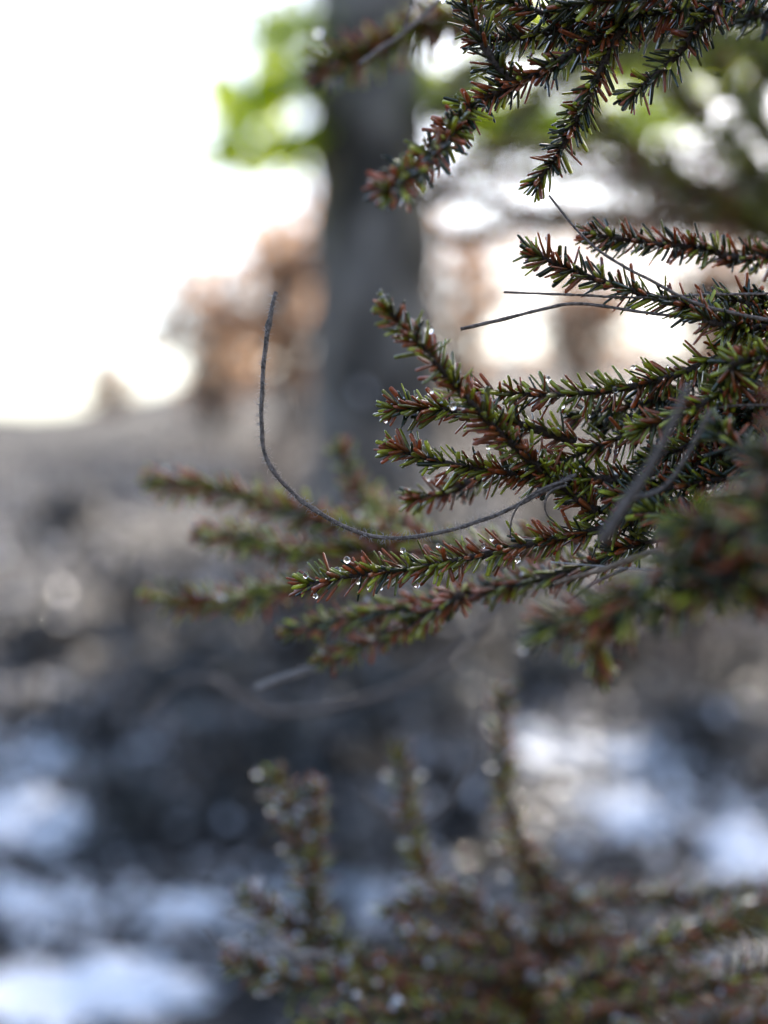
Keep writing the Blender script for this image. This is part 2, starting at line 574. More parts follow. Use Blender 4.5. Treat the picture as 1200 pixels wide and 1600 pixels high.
# ------------------------------------------------------------------ leaf litter over the slope
pos = []
for _ in range(15000):
    y = 2.4 + 23 * random.random() ** 1.8
    x = random.uniform(-0.32, 0.32) * y
    if noise.noise(Vector((x * 1.7, y * 1.1, 9))) < -0.25 and random.random() < .7: continue
    if any(((x - q.x) / a) ** 2 + ((y - q.y) / b_) ** 2 < .8 for q, a, b_ in SNOW_AT) and random.random() < .9: continue
    pos.append((x, y, ground_z(x, y) + random.uniform(0.0, 0.05)))
V, F, c = leaf_cloud(np.array(pos), 0.075, [(0.05, 0.043, 0.037), (0.075, 0.067, 0.062), (0.03, 0.026, 0.025), (0.022, 0.020, 0.020), (0.26, 0.25, 0.25), (0.05, 0.045, 0.03)], droop=-0.2, flat=True)  # palest tone imitates glints off the wet leaves
o = link('leaf_litter', mesh_np('leaf_litter', V, F, M['litter'], c, smooth=False))
tag(o, 'damp grey brown fallen leaves strewn over the whole slope', 'leaf litter', kind='stuff')


V, F, n0 = [], [], 0
ico = [(0, 0, 1), (.9, 0, 0), (.28, .85, .1), (-.73, .53, -.05), (-.73, -.53, .08), (.28, -.85, 0), (0, 0, -.6)]
icf = [(0, 1, 2), (0, 2, 3), (0, 3, 4), (0, 4, 5), (0, 5, 1), (6, 2, 1), (6, 3, 2), (6, 4, 3), (6, 5, 4), (6, 1, 5)]
for k in range(1500):
    if random.random() < .6:
        q, a, b_ = random.choice(SNOW_AT)
        x, y = random.gauss(q.x, a * 1.1), random.gauss(q.y, b_ * 1.3)
    else:
        y = 2.8 + 6 * random.random() ** 1.4
        x = random.uniform(-.3, .3) * y
        if noise.noise(Vector((x * 1.3, y * 0.9, 21))) < 0.1: continue
    r = .010 + .032 * random.random() ** 2
    z = ground_z(x, y) + r * .3 + random.uniform(0, .03)
    V += [(x + r * vx * random.uniform(.7, 1.3), y + r * vy * random.uniform(.7, 1.3), z + r * vz * random.uniform(.6, 1.1)) for vx, vy, vz in ico]
    F += [tuple(i + n0 for i in f) for f in icf]
    n0 += 7
o = link('snow_crumbs', mesh_np('snow_crumbs', V, F, M['snow']))
tag(o, 'small crumbs of old snow scattered over the slope around the patches', 'snow', kind='stuff')

V, F, n0 = [], [], 0
for k in range(900):
    y = 3.4 + 9 * random.random() ** 1.3
    x = random.uniform(-.29, .29) * y
    r = random.uniform(.016, .042) * (0.8 + y / 12)
    z = ground_z(x, y) + r * .35
    V += [(x + r * vx * random.uniform(.7, 1.3), y + r * vy * random.uniform(.7, 1.3), z + r * vz * random.uniform(.5, .9)) for vx, vy, vz in ico]
    F += [tuple(i + n0 for i in f) for f in icf]
    n0 += 7
M['pebble'] = noise_material('pebble', (0.16, 0.155, 0.16), (0.50, 0.49, 0.50), 9, 0.3, 0.3, 40, spec=0.6)
o = link('gravel', mesh_np('gravel', V, F, M['pebble']))
tag(o, 'wet pale grey pebbles lying loose all over the slope', 'gravel', kind='stuff')

# ------------------------------------------------------------------ spruce shoots
RUST, LIMEN, DARK, OLIVE = (0.56, 0.135, 0.03), (0.58, 0.60, 0.035), (0.03, 0.055, 0.016), (0.26, 0.27, 0.025)
PAL = np.array([RUST, LIMEN, DARK, OLIVE])


def needle_template(fine):
    """unit needle along +X: blunt flat four-edged strip"""
    prof = [(0.0, 0.55), (0.12, 0.95), (0.6, 1.0), (0.94, 0.85), (1.0, 0.5)] if fine else [(0.0, 0.7), (0.6, 1.0), (1.0, 0.7)]
    V, F = [], []
    for x, w in prof:
        V += [(x, 0.5 * w, 0), (x, 0, 0.26 * w), (x, -0.5 * w, 0), (x, 0, -0.26 * w)]
    for i in range(len(prof) - 1):
        for s in range(4):
            a, b = i * 4 + s, i * 4 + (s + 1) % 4
            F.append((a, b, b + 4, a + 4))
    n = (len(prof) - 1) * 4
    F.append((n, n + 1, n + 2, n + 3))
    return np.array(V), np.array(F)


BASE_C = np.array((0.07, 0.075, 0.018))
NT_FINE, NT_COARSE = needle_template(True), needle_template(False)
TPL = {}
for ci in range(4):
    for bend in range(2):
        V, F = NT_FINE
        V = V.copy()
        V[:, 2] += V[:, 0] ** 2 * (0.02 if bend == 0 else 0.12)
        V[:, 1] *= 1.0
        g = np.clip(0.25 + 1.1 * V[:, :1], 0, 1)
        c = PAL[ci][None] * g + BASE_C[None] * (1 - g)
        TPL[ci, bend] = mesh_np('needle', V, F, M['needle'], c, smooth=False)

candidates = []      # (score, branch object, placement) of the needles sharp enough to pick apart
BANK = []            # world positions of needles for hanging water drops


def shoot(tree, pts, r0=0.0022, r1=0.0009, nlen=0.0097, nwid=0.0022, per_cm=22, fine=True, rust=0.42, lime=0.26, dark=0.14,
          bare=0.0, label=None, name='branch', pick=False, side=0.0, tipn=14, jit=1.0, ang=56):
    """a woody shoot from its base pts[0] to its tip pts[-1], clothed in needles"""
    pl = spline(pts, 0.003 if fine else 0.008)
    V, F = tube(pl, r0, r1, 8 if fine else 5, 0.10 if fine else 0.05)
    br = link(name, mesh_np(name, V, F, M['twig']), tree)
    if label: br['label'] = label
    T, N, B = frames(pl)
    seg = np.array([0] + [(pl[i + 1] - pl[i]).length for i in range(len(pl) - 1)]).cumsum()
    L = seg[-1]
    n = int(L * 100 * per_cm * (1 - bare))
    s = np.sort(rng.uniform(bare * L, L, n))
    s = np.concatenate([s, L - np.abs(rng.normal(0, 0.0012, tipn))])
    n = len(s)
    Pn = np.array([tuple(p) for p in pl]); Tn = np.array([tuple(p) for p in T]); Nn = np.array([tuple(p) for p in N]); Bn = np.array([tuple(p) for p in B])
    i = np.clip(np.searchsorted(seg, s) - 1, 0, len(pl) - 2)
    f = ((s - seg[i]) / np.maximum(1e-6, seg[i + 1] - seg[i]))[:, None]
    p = Pn[i] * (1 - f) + Pn[i + 1] * f
    phi = np.arange(n) * 2.39996 + rng.normal(0, 0.5, n)
    al = np.radians(np.clip(rng.normal(ang, 13 * jit, n), 15, 95))
    tipw = np.clip((s - (L - 0.006)) / 0.006, 0, 1)
    al = al * (1 - tipw * rng.uniform(0.1, 0.8, n))
    t_, n_, b_ = Tn[i], Nn[i], Bn[i]
    rad = n_ * np.cos(phi)[:, None] + b_ * np.sin(phi)[:, None]
    d = t_ * np.cos(al)[:, None] + rad * np.sin(al)[:, None]
    d += rng.normal(0, 0.07 * jit, (n, 3))
    d /= np.linalg.norm(d, axis=1)[:, None]
    rloc = (r0 + (r1 - r0) * (s / L))[:, None]
    p = p + rad * rloc * 0.75
    ln = nlen * np.where(rng.random(n) < .08, .45, 1.0) * rng.uniform(0.65, 1.25, n) * (1 - 0.25 * tipw)
    wd = nwid * rng.uniform(0.75, 1.15, n)
    # local frame: x = d, z = outward of the shoot (curving back towards the tip), y = flat side
    roll = rng.normal(0, 0.6, n)
    z = t_ - d * np.sum(t_ * d, axis=1)[:, None]
    z /= np.maximum(1e-6, np.linalg.norm(z, axis=1)[:, None])
    y = np.cross(z, d)
    z2 = z * np.cos(roll)[:, None] + y * np.sin(roll)[:, None]
    y2 = np.cross(z2, d)
    k = rng.random(n)
    ci = np.where(k < rust, 0, np.where(k < rust + lime, 1, np.where(k < rust + lime + dark, 2, 3)))
    bend = rng.integers(0, 2, n)
    keep = np.ones(n, bool)
    if pick:
        tocam = np.array([0, 0, CAM_Z]) - p
        tocam /= np.linalg.norm(tocam, axis=1)[:, None]
        face = np.sum(rad * tocam, axis=1)
        proj = ln * np.sqrt(np.maximum(0, 1 - np.sum(d * tocam, axis=1) ** 2))
        u = p[:, 0] / p[:, 1] / 0.00045 + 600
        v = 800 - (p[:, 2] - CAM_Z) / p[:, 1] / 0.00045
        ok = (face > -0.25) & (u > 5) & (u < 1195) & (v > 5) & (v < 1595) & (np.abs(p[:, 1] - FOCUS) < 0.025)
        for q in np.nonzero(ok)[0]:
            candidates.append((proj[q] - 0.05 * abs(p[q, 1] - FOCUS), br, q))
    rec = dict(br=br, p=p, d=d, y=y2, z=z2, ln=ln, wd=wd, ci=ci, bend=bend, keep=keep, fine=fine)
    shoot.recs.append(rec)
    br_rec[br.name] = rec
    BANK.append((p + d * ln[:, None], d))
    return br


shoot.recs = []
br_rec = {}


def finish_needles(max_single=300):
    candidates.sort(key=lambda c: -c[0])
    per = {}
    chosen = []
    for sc, br, q in candidates:
        if len(chosen) >= max_single: break
        if per.get(br.name, 0) >= 34: continue
        per[br.name] = per.get(br.name, 0) + 1
        chosen.append((br, q))
    for br, q in chosen:
        r = br_rec[br.name]
        r['keep'][q] = False
        me = TPL[int(r['ci'][q]), int(r['bend'][q])]
        o = bpy.data.objects.new('needle', me)
        col.objects.link(o)
        mw = Matrix.Identity(4)
        X, Y, Z = r['d'][q] * r['ln'][q], r['y'][q] * r['wd'][q], r['z'][q] * r['wd'][q]
        # bend is given in lengths, so z gets the needle's own width scale
        for a in range(3):
            mw[a][0], mw[a][1], mw[a][2], mw[a][3] = X[a], Y[a], Z[a], r['p'][q][a]
        o.parent = br
        o.matrix_parent_inverse = Matrix.Translation(-world_loc(br))
        o.matrix_basis = mw
    for r in shoot.recs:
        kp = r['keep']
        Vt, Ft = NT_FINE if r['fine'] else NT_COARSE
        m = len(Vt)
        p, d, y, z = r['p'][kp], r['d'][kp], r['y'][kp], r['z'][kp]
        ln, wd = r['ln'][kp], r['wd'][kp]
        bend = np.where(r['bend'][kp] == 0, 0.01, 0.09)
        zz = Vt[None, :, 2] * wd[:, None] + (Vt[None, :, 0] ** 2) * (bend * ln)[:, None]
        W = (p[:, None, :] + d[:, None, :] * (Vt[None, :, 0] * ln[:, None])[:, :, None]
             + y[:, None, :] * (Vt[None, :, 1] * wd[:, None])[:, :, None] + z[:, None, :] * zz[:, :, None])
        n = len(p)
        F = (np.arange(n)[:, None, None] * m + Ft[None]).reshape(-1, 4)
        c = PAL[r['ci'][kp]] * rng.uniform(0.6, 1.3, (n, 1))
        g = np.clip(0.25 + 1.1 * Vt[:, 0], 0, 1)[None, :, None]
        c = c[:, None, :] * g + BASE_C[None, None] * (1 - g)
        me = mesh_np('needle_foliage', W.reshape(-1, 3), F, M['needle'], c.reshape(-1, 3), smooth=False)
        o = link('needle_foliage', me, r['br'])
        o['kind'] = 'stuff'


def PX(lst):
    return [P(*q) for q in lst]


# --- the spruce in focus: trunk just outside the picture, boughs reaching in ---
SB = Vector((0.42, 0.74, 0.0)); SB.z = ground_z(SB.x, SB.y)
spruce = empty('spruce_tree', SB, 'sharp spruce with rust and lime needles, a curled stem caught in its boughs', 'tree')
V, F = tube(spline([SB - Vector((0, 0, .1)), SB + Vector((.01, .01, .8)), SB + Vector((0, .02, 1.6)), SB + Vector((.01, .02, 2.5))], 0.06), 0.042, 0.008, 14, 0.06)
link('trunk', mesh_np('trunk', V, F, M['bark']), spruce)


def trunk_at(z):
    return Vector((SB.x + 0.005, SB.y + 0.01, z))


def bough(z, lst, **kw):
    """base on the trunk at height z, then the pixels of lst (base to tip)"""
    return shoot(spruce, [trunk_at(z)] + PX(lst), pick=True, r0=0.0042, **kw)


def side(lst, **kw):
    return shoot(spruce, PX(lst), pick=True, **kw)


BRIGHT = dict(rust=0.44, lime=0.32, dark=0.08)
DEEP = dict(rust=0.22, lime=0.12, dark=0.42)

# top group, dark against the sky
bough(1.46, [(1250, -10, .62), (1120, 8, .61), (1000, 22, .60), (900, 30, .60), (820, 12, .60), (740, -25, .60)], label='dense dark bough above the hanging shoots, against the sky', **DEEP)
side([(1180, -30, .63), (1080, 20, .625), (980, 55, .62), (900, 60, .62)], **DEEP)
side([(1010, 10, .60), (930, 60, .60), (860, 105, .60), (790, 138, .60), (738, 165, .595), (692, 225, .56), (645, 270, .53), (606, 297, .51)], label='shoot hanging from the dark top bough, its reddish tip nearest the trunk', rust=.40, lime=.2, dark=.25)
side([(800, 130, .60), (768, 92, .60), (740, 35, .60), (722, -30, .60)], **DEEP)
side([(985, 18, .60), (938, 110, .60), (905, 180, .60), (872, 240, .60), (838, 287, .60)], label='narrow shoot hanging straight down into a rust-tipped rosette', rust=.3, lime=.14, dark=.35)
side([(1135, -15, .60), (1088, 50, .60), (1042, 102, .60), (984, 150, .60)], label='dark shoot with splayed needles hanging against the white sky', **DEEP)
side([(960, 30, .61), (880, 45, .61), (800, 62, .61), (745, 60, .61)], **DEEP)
side([(840, 10, .90), (700, 32, .90), (600, 72, .89), (508, 108, .88)], per_cm=30, nlen=.018, nwid=.0034, label='blurred reddish shoot crossing the dark trunk', **BRIGHT)
# the middle group
bough(1.37, [(1240, 396, .65), (1100, 388, .635), (1000, 378, .628), (925, 366, .622)], label='comb-like shoot against the sky holes', rust=.4, lime=.2, dark=.25)
bough(1.30, [(1210, 512, .60), (1090, 482, .60), (1000, 458, .60), (900, 425, .60), (828, 394, .60)], label='shoot ending in a rust-brown tuft above the two grass stems', rust=.34, lime=.2, dark=.3)
bough(1.34, [(1260, 470, .62), (1160, 470, .61), (1080, 480, .61)], bare=.3, **DEEP)
bough(1.29, [(1230, 505, .61), (1150, 545, .60), (1050, 588, .60), (950, 610, .60), (850, 617, .60), (745, 612, .60)], label='long sharp shoot with rust needle tips standing along its top', **BRIGHT)
side([(930, 800, .60), (860, 745, .597), (780, 675, .58), (700, 590, .565), (640, 520, .556), (603, 484, .552)], label='shoot rising diagonally, a drop at its tip, in front of the others', r0=.002, **BRIGHT)
side([(900, 690, .605), (800, 660, .605), (700, 640, .605), (612, 640, .605)], **BRIGHT)
side([(1000, 750, .60), (860, 747, .60), (780, 737, .60), (690, 722, .60), (616, 700, .60)], label='short sharp shoot just above the curled stem', rust=.38, lime=.3, dark=.15)
side([(760, 745, .655), (700, 768, .65), (645, 778, .65)], **BRIGHT)
bough(1.25, [(1220, 640, .61), (1100, 655, .60), (1000, 675, .60), (920, 702, .60), (850, 738, .60)], **BRIGHT)
bough(1.27, [(1230, 560, .575), (1150, 600, .572), (1080, 640, .572), (1000, 672, .575)], rust=.3, lime=.4, dark=.1)
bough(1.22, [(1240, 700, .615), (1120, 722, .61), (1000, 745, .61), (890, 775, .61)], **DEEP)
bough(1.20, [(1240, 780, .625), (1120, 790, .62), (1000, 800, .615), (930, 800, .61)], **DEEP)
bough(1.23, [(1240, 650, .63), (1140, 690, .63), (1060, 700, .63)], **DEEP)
bough(1.21, [(1220, 770, .615), (1050, 800, .605), (950, 825, .60), (850, 846, .60), (750, 868, .60), (650, 888, .60), (560, 898, .598), (476, 915, .597)], label='long low shoot under the curled stem, beaded with water towards its tip', **BRIGHT)
side([(1000, 850, .64), (900, 890, .65), (760, 922, .69), (620, 950, .71), (520, 972, .735), (452, 985, .755)], rust=.4, lime=.2, dark=.2)
side([(720, 930, .665), (600, 995, .735), (505, 1030, .755)], rust=.4, lime=.25, dark=.15)
side([(920, 840, .69), (760, 860, .735), (640, 845, .775), (540, 820, .80), (440, 790, .815), (340, 766, .83), (245, 750, .85)], nlen=.0130, label='long blurred shoot reaching out over the open slope', **BRIGHT)
side([(640, 865, .775), (480, 862, .79), (400, 848, .82), (322, 832, .84)], nlen=.0130, **BRIGHT)
side([(640, 880, .775), (470, 915, .79), (350, 940, .84), (240, 930, .86)], nlen=.0130, **BRIGHT)
side([(660, 830, .84), (570, 780, .89), (535, 705, .90)], nlen=.0130, **BRIGHT)
# nearer, blurred and dark
bough(1.24, [(1330, 640, .445), (1240, 705, .445), (1150, 790, .45), (1080, 860, .455), (1000, 920, .46), (920, 963, .465), (850, 985, .47)], label='dark blurred bough hanging in front of the sharp shoots', nlen=.0112, rust=.25, lime=.12, dark=.38)
side([(1010, 912, .456), (965, 970, .465), (930, 1005, .475), (940, 1042, .48)], rust=.3, lime=.25, dark=.2)
bough(1.17, [(1290, 800, .445), (1180, 870, .445), (1090, 925, .44), (1030, 960, .44)], **DEEP)
bough(1.20, [(1300, 720, .455), (1200, 780, .45), (1120, 820, .445), (1060, 830, .445)], **DEEP)
bough(1.14, [(1330, 880, .43), (1240, 918, .43), (1172, 935, .425)], **DEEP)

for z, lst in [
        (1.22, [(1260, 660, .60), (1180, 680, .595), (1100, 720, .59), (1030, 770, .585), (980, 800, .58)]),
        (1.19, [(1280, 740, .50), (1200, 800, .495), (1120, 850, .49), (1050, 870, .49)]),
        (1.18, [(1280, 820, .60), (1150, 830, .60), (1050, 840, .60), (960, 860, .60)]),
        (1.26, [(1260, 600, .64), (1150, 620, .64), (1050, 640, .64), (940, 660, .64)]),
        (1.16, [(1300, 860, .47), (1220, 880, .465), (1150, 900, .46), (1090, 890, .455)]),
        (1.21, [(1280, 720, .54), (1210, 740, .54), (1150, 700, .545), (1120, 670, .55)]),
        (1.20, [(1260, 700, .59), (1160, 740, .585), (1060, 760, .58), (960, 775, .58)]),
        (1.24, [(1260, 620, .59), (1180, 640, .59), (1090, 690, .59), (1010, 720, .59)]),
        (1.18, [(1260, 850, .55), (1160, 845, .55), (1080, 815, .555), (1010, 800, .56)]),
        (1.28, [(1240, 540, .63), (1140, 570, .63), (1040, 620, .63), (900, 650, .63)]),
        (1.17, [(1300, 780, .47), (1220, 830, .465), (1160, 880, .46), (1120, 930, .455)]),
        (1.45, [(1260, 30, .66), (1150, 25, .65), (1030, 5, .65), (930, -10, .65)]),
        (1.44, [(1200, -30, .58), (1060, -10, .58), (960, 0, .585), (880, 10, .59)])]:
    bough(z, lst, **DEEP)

# boughs on the sides of the trunk that stay outside the picture
for k in range(9):
    a = math.radians(-50 + k * 24)
    z = 0.55 + 0.2 * k
    L = 0.42 - 0.02 * k
    p0 = trunk_at(z)
    d = Vector((math.cos(a), math.sin(a), 0))
    if d.y < -0.2 and d.x < 0.3: continue
    shoot(spruce, [p0, p0 + d * L * .5 + Vector((0, 0, .02)), p0 + d * L + Vector((0, 0, -.03))], r0=.004, per_cm=10, fine=False, **DEEP)

# --- the young spruce below, behind the plane of focus ---
YB = Vector((0.112, 1.03, 0.0)); YB.z = ground_z(YB.x, YB.y)
young = empty('young_spruce', YB, 'blurred young spruce with upright shoots growing below the sharp boughs', 'tree')
yl = [YB - Vector((0, 0, .08)), YB + Vector((0.004, 0, .45)), P(858, 1560, 1.02), P(848, 1420, 1.02), P(815, 1330, 1.01), P(792, 1250, 1.0), P(783, 1160, 1.0), P(786, 1085, 1.0)]
YK = dict(fine=False, per_cm=17, nlen=.013, nwid=.0026)
shoot(young, yl, r0=.013, r1=.0014, name='leader', bare=.68, rust=.4, lime=.25, dark=.2, **YK)
YOUNG = [
    [(856, 1545, 1.02), (700, 1545, .98), (560, 1510, .95), (495, 1450, .94), (470, 1330, .935), (432, 1215, .93)],
    [(560, 1510, .95), (500, 1440, .94), (496, 1340, .94), (490, 1235, .94)],
    [(850, 1480, 1.02), (740, 1450, 1.0), (665, 1370, 1.0), (638, 1270, 1.0), (628, 1180, 1.0)],
    [(856, 1530, 1.02), (700, 1570, .92), (560, 1545, .88), (440, 1532, .87), (362, 1500, .86)],
    [(560, 1520, .94), (450, 1440, .93), (385, 1400, .93)],
    [(860, 1590, 1.02), (950, 1545, .95), (1050, 1485, .93), (1200, 1440, .94), (1330, 1400, .96)],
    [(858, 1600, 1.02), (880, 1560, .90), (960, 1510, .88), (1090, 1455, .88), (1250, 1400, .9)],
    [(846, 1420, 1.02), (960, 1402, 1.05), (1100, 1400, 1.06), (1260, 1385, 1.06)],
    [(820, 1340, 1.01), (900, 1410, 1.0), (950, 1460, .99), (1000, 1550, .98), (1020, 1640, .98)],
    [(856, 1560, 1.02), (760, 1430, .99), (690, 1400, .97), (610, 1420, .96)],
    [(860, 1640, 1.02), (900, 1610, .90), (1050, 1562, .87), (1200, 1512, .86), (1330, 1480, .87)],
    [(860, 1660, 1.02), (760, 1600, .90), (620, 1585, .85), (470, 1605, .84)],
    [(856, 1500, 1.02), (900, 1470, .98), (1000, 1500, .96), (1120, 1540, .95), (1260, 1580, .95)],
    [(856, 1580, 1.02), (800, 1500, .95), (720, 1480, .93), (640, 1460, .92)],
    [(860, 1700, 1.02), (1000, 1640, .95), (1150, 1600, .92), (1300, 1600, .92)],
    [(860, 1620, 1.02), (780, 1545, .95), (690, 1520, .92), (600, 1500, .90)],
]
for lst in YOUNG:
    warm = random.random()
    shoot(young, PX(lst), r0=.0035, r1=.0014, rust=.28 + .2 * warm, lime=.18, dark=.28, **YK)
for k in range(7):
    a = random.uniform(0, 6.28); z = YB.z + 0.25 + 0.08 * k
    p0 = Vector((YB.x + .004, YB.y, z)); d = Vector((math.cos(a), abs(math.sin(a)) * .8, 0)) * 0.4
    shoot(young, [p0, p0 + d * .5, p0 + d + Vector((0, 0, .08))], r0=.004, rust=.3, lime=.15, dark=.35, **YK)

# --- a second spruce farther back on the tree side ---
BB = Vector((0.95, 1.75, 0.0)); BB.z = ground_z(BB.x, BB.y)
far_sp = empty('far_spruce', BB, 'blurred spruce farther back, drooping boughs crossing the white sky holes', 'tree')
V, F = tube(spline([BB - Vector((0, 0, .1)), BB + Vector((.02, 0, 1.3)), BB + Vector((0, .03, 3.2))], 0.1), 0.06, 0.012, 12, 0.06)
link('trunk', mesh_np('trunk', V, F, M['bark']), far_sp)
FK = dict(fine=False, per_cm=15, nlen=.022, nwid=.0034, r0=.008, r1=.003)
FAR = [
    (2.00, [(1330, 300, 1.42), (1220, 230, 1.40), (1160, 170, 1.4), (1120, 100, 1.4), (1080, -40, 1.4)], .05, .55),
    (1.85, [(1330, 400, 1.42), (1210, 310, 1.40), (1150, 235, 1.4), (1100, 185, 1.4), (1035, 120, 1.4)], .1, .45),
    (1.75, [(1300, 360, 1.45), (1130, 320, 1.42), (1030, 265, 1.4), (965, 220, 1.4), (905, 160, 1.4)], .25, .3),
    (1.66, [(1380, 290, 1.6), (1200, 285, 1.6), (1060, 280, 1.6), (930, 250, 1.6), (820, 235, 1.6), (720, 255, 1.6)], .5, .12),
    (1.62, [(1380, 320, 1.62), (1200, 308, 1.6), (1050, 322, 1.62), (900, 335, 1.65), (780, 318, 1.68), (665, 300, 1.7)], .5, .08),
    (1.60, [(1380, 330, 1.55), (1220, 325, 1.55), (1100, 345, 1.55), (980, 330, 1.55)], .5, .08),
    (1.64, [(1380, 270, 1.55), (1250, 262, 1.55), (1170, 255, 1.55), (1050, 240, 1.55)], .45, .1),
    (1.70, [(1380, 250, 1.5), (1250, 300, 1.5), (1150, 290, 1.5), (1080, 300, 1.5), (1000, 280, 1.5)], .5, .1),
    (1.65, [(1380, 300, 1.65), (1180, 330, 1.65), (1050, 300, 1.65), (900, 280, 1.66), (800, 275, 1.68), (690, 280, 1.7)], .45, .1),
    (1.50, [(1400, 440, 1.75), (1250, 450, 1.75), (1150, 440, 1.75), (1080, 455, 1.75)], .5, .1),
    (2.10, [(1330, 120, 1.5), (1240, 90, 1.48), (1190, 130, 1.46), (1180, 180, 1.46)], .05, .55),
    (1.95, [(1300, 100, 1.5), (1150, 60, 1.5), (1000, 60, 1.5), (880, 120, 1.5), (800, 190, 1.5)], .05, .6),
    (2.05, [(1300, 20, 1.5), (1150, -10, 1.5), (980, 20, 1.5), (850, 60, 1.5), (740, 110, 1.5), (690, 170, 1.5)], .05, .6),
    (1.58, [(1400, 360, 1.7), (1200, 350, 1.7), (1000, 362, 1.72), (850, 352, 1.75), (700, 370, 1.78)], .5, .1),
]
for z, lst, ru, li in FAR:
    shoot(far_sp, [Vector((BB.x + .01, BB.y, z))] + PX(lst), rust=ru, lime=li, dark=.12, **dict(FK, per_cm=26 if lst[-1][1] < 200 else 13))

for k in range(46):  # crown thickened out of view to shade the sharp spruce from the sun
    z = 1.35 + 0.043 * k
    a = k * 2.4 + random.uniform(-.3, .3)
    L = 0.75 * (1 - (z - 1.2) / 2.3) + 0.12
    d = Vector((math.cos(a), math.sin(a), 0))
    p0 = Vector((BB.x + .01, BB.y, z))
    tip = p0 + d * L + Vector((0, 0, -.10))
    if z < 2.05 and tip.x / tip.y < 0.34: continue
    shoot(far_sp, [p0, p0 + d * L * .5 + Vector((0, 0, -.01)), tip], rust=.1, lime=.2, dark=.5, **FK)
    for s_ in (-1, 1):
        q = p0 + d * L * .45 + Vector((0, 0, -.01)); e = (d + Vector((-d.y, d.x, 0)) * s_ * .9).normalized() * L * .45
        if z < 2.05 and (q + e).x / (q + e).y < 0.34: continue
        shoot(far_sp, [q, q + e * .5, q + e + Vector((0, 0, -.04))], rust=.1, lime=.2, dark=.5, **FK)

finish_needles()

M['painted_glint'] = noise_material('painted_glint', (0.72, 0.76, 0.82), (0.86, 0.88, 0.92), 60, 0.15, 0.3, 200, spec=0.8)  # white colour for specks that stand in for glints on the needles


def glint_specks_on(recs, n, rad, label, front=False):  # scatters pale specks over needles in place of sky reflections
    V, F, n0 = [], [], 0
    for _ in range(n):
        r = random.choice(recs)
        i = random.randrange(len(r['p']))
        if r['d'][i][2] < -0.1 or (front and (r['d'][i][1] > .35 or r['d'][i][2] < .25)): continue
        c = r['p'][i] + r['d'][i] * r['ln'][i] * (random.uniform(.35, .8) if front else random.uniform(.3, .9))
        q = rad * random.uniform(.5, 1.2)
        V += [(c[0] + q * vx * random.uniform(.7, 1.3), c[1] + q * vy * random.uniform(.7, 1.3), c[2] + q * vz * random.uniform(.7, 1.1)) for vx, vy, vz in ico]
        F += [tuple(k + n0 for k in f) for f in icf]
        n0 += 7
    o = link('glint_specks', mesh_np('glint_specks', V, F, M['painted_glint']))
    tag(o, label, 'painted_glint', kind='stuff')


glint_specks_on([r for r in shoot.recs if r['br'].parent is young], 900, .0030, 'fine white specks imitating wet glints strewn through the young spruce boughs')
glint_specks_on([r for r in shoot.recs if r['br'].parent is far_sp], 700, .0050, 'fine white specks imitating glints on the boughs of the far spruce')
glint_specks_on([r for r in shoot.recs if r['br'].parent is spruce and r['p'][:, 1].max() > .72 and r['p'][:, 0].max() < .2], 150, .0014, 'fine white specks imitating glints on the outer blurred shoots of the sharp spruce')

glint_specks_on([r for r in shoot.recs if r['br'].parent is spruce and r['fine'] and abs(np.median(r['p'][:, 1]) - .6) < .05], 2200, .00090, 'tiny white specks imitating glints along the sharp spruce shoots', True)
glint_specks_on([r for r in shoot.recs if r['br'].parent is spruce and r['fine'] and np.median(r['p'][:, 1]) < .5], 120, .0012, 'tiny white specks imitating glints on the dark near boughs', True)

# ------------------------------------------------------------------ dry stems caught in the boughs
def stem_thing(name, lst, r0, r1, mat, label, cat='dry stem', hairs=0, group=None, extra=(), hair_len=.0022):
    pts = PX(lst)
    root = empty(name, pts[0], label, cat, group)
    pl = spline(pts, 0.0025 if pts[0].y < .8 else .006)
    pl = [p + Vector((noise.noise(p * 90), noise.noise(p * 90 + Vector((7, 0, 0))), noise.noise(p * 90 + Vector((0, 9, 0))))) * r0 * .45 for p in pl]
    V, F = tube(pl, r0, r1, 8, 0.12)
    knots = {k for k in range(len(pl)) if random.random() < .035}
    for k in knots:
        for q in range(8):
            v = V[k * 8 + q]
            V[k * 8 + q] = pl[k] + (v - pl[k]) * 1.35
    link('stalk', mesh_np('stalk', V, F, M[mat]), root)
    for ex, a, b in extra:
        V, F = tube(spline(PX(ex), 0.0015), a, b, 7, 0.08)
        link('tendril', mesh_np('tendril', V, F, M[mat]), root)
    if hairs:
        T, N, B = frames(pl)
        parts = []
        n = len(pl)
        for _ in range(hairs):
            i = random.randrange(1, n - 1)
            a = random.uniform(0, 6.28)
            r = r0 + (r1 - r0) * i / (n - 1)
            d = (N[i] * math.cos(a) + B[i] * math.sin(a))
            p0 = pl[i] + d * r * .8 + T[i] * random.uniform(-.001, .001)
            ln = hair_len * random.uniform(.3, 1.0)
            dd = (d + T[i] * random.uniform(-.6, .6)).normalized()
            parts.append(tube([p0, p0 + dd * ln * .5, p0 + dd * ln + T[i] * random.uniform(-.5, .5) * ln], .00010, .00004, 3))
        V, F = merge(parts)
        o = link('fuzz', mesh_np('fuzz', V, F, M['fibre']), root)
        o['kind'] = 'stuff'
    return root


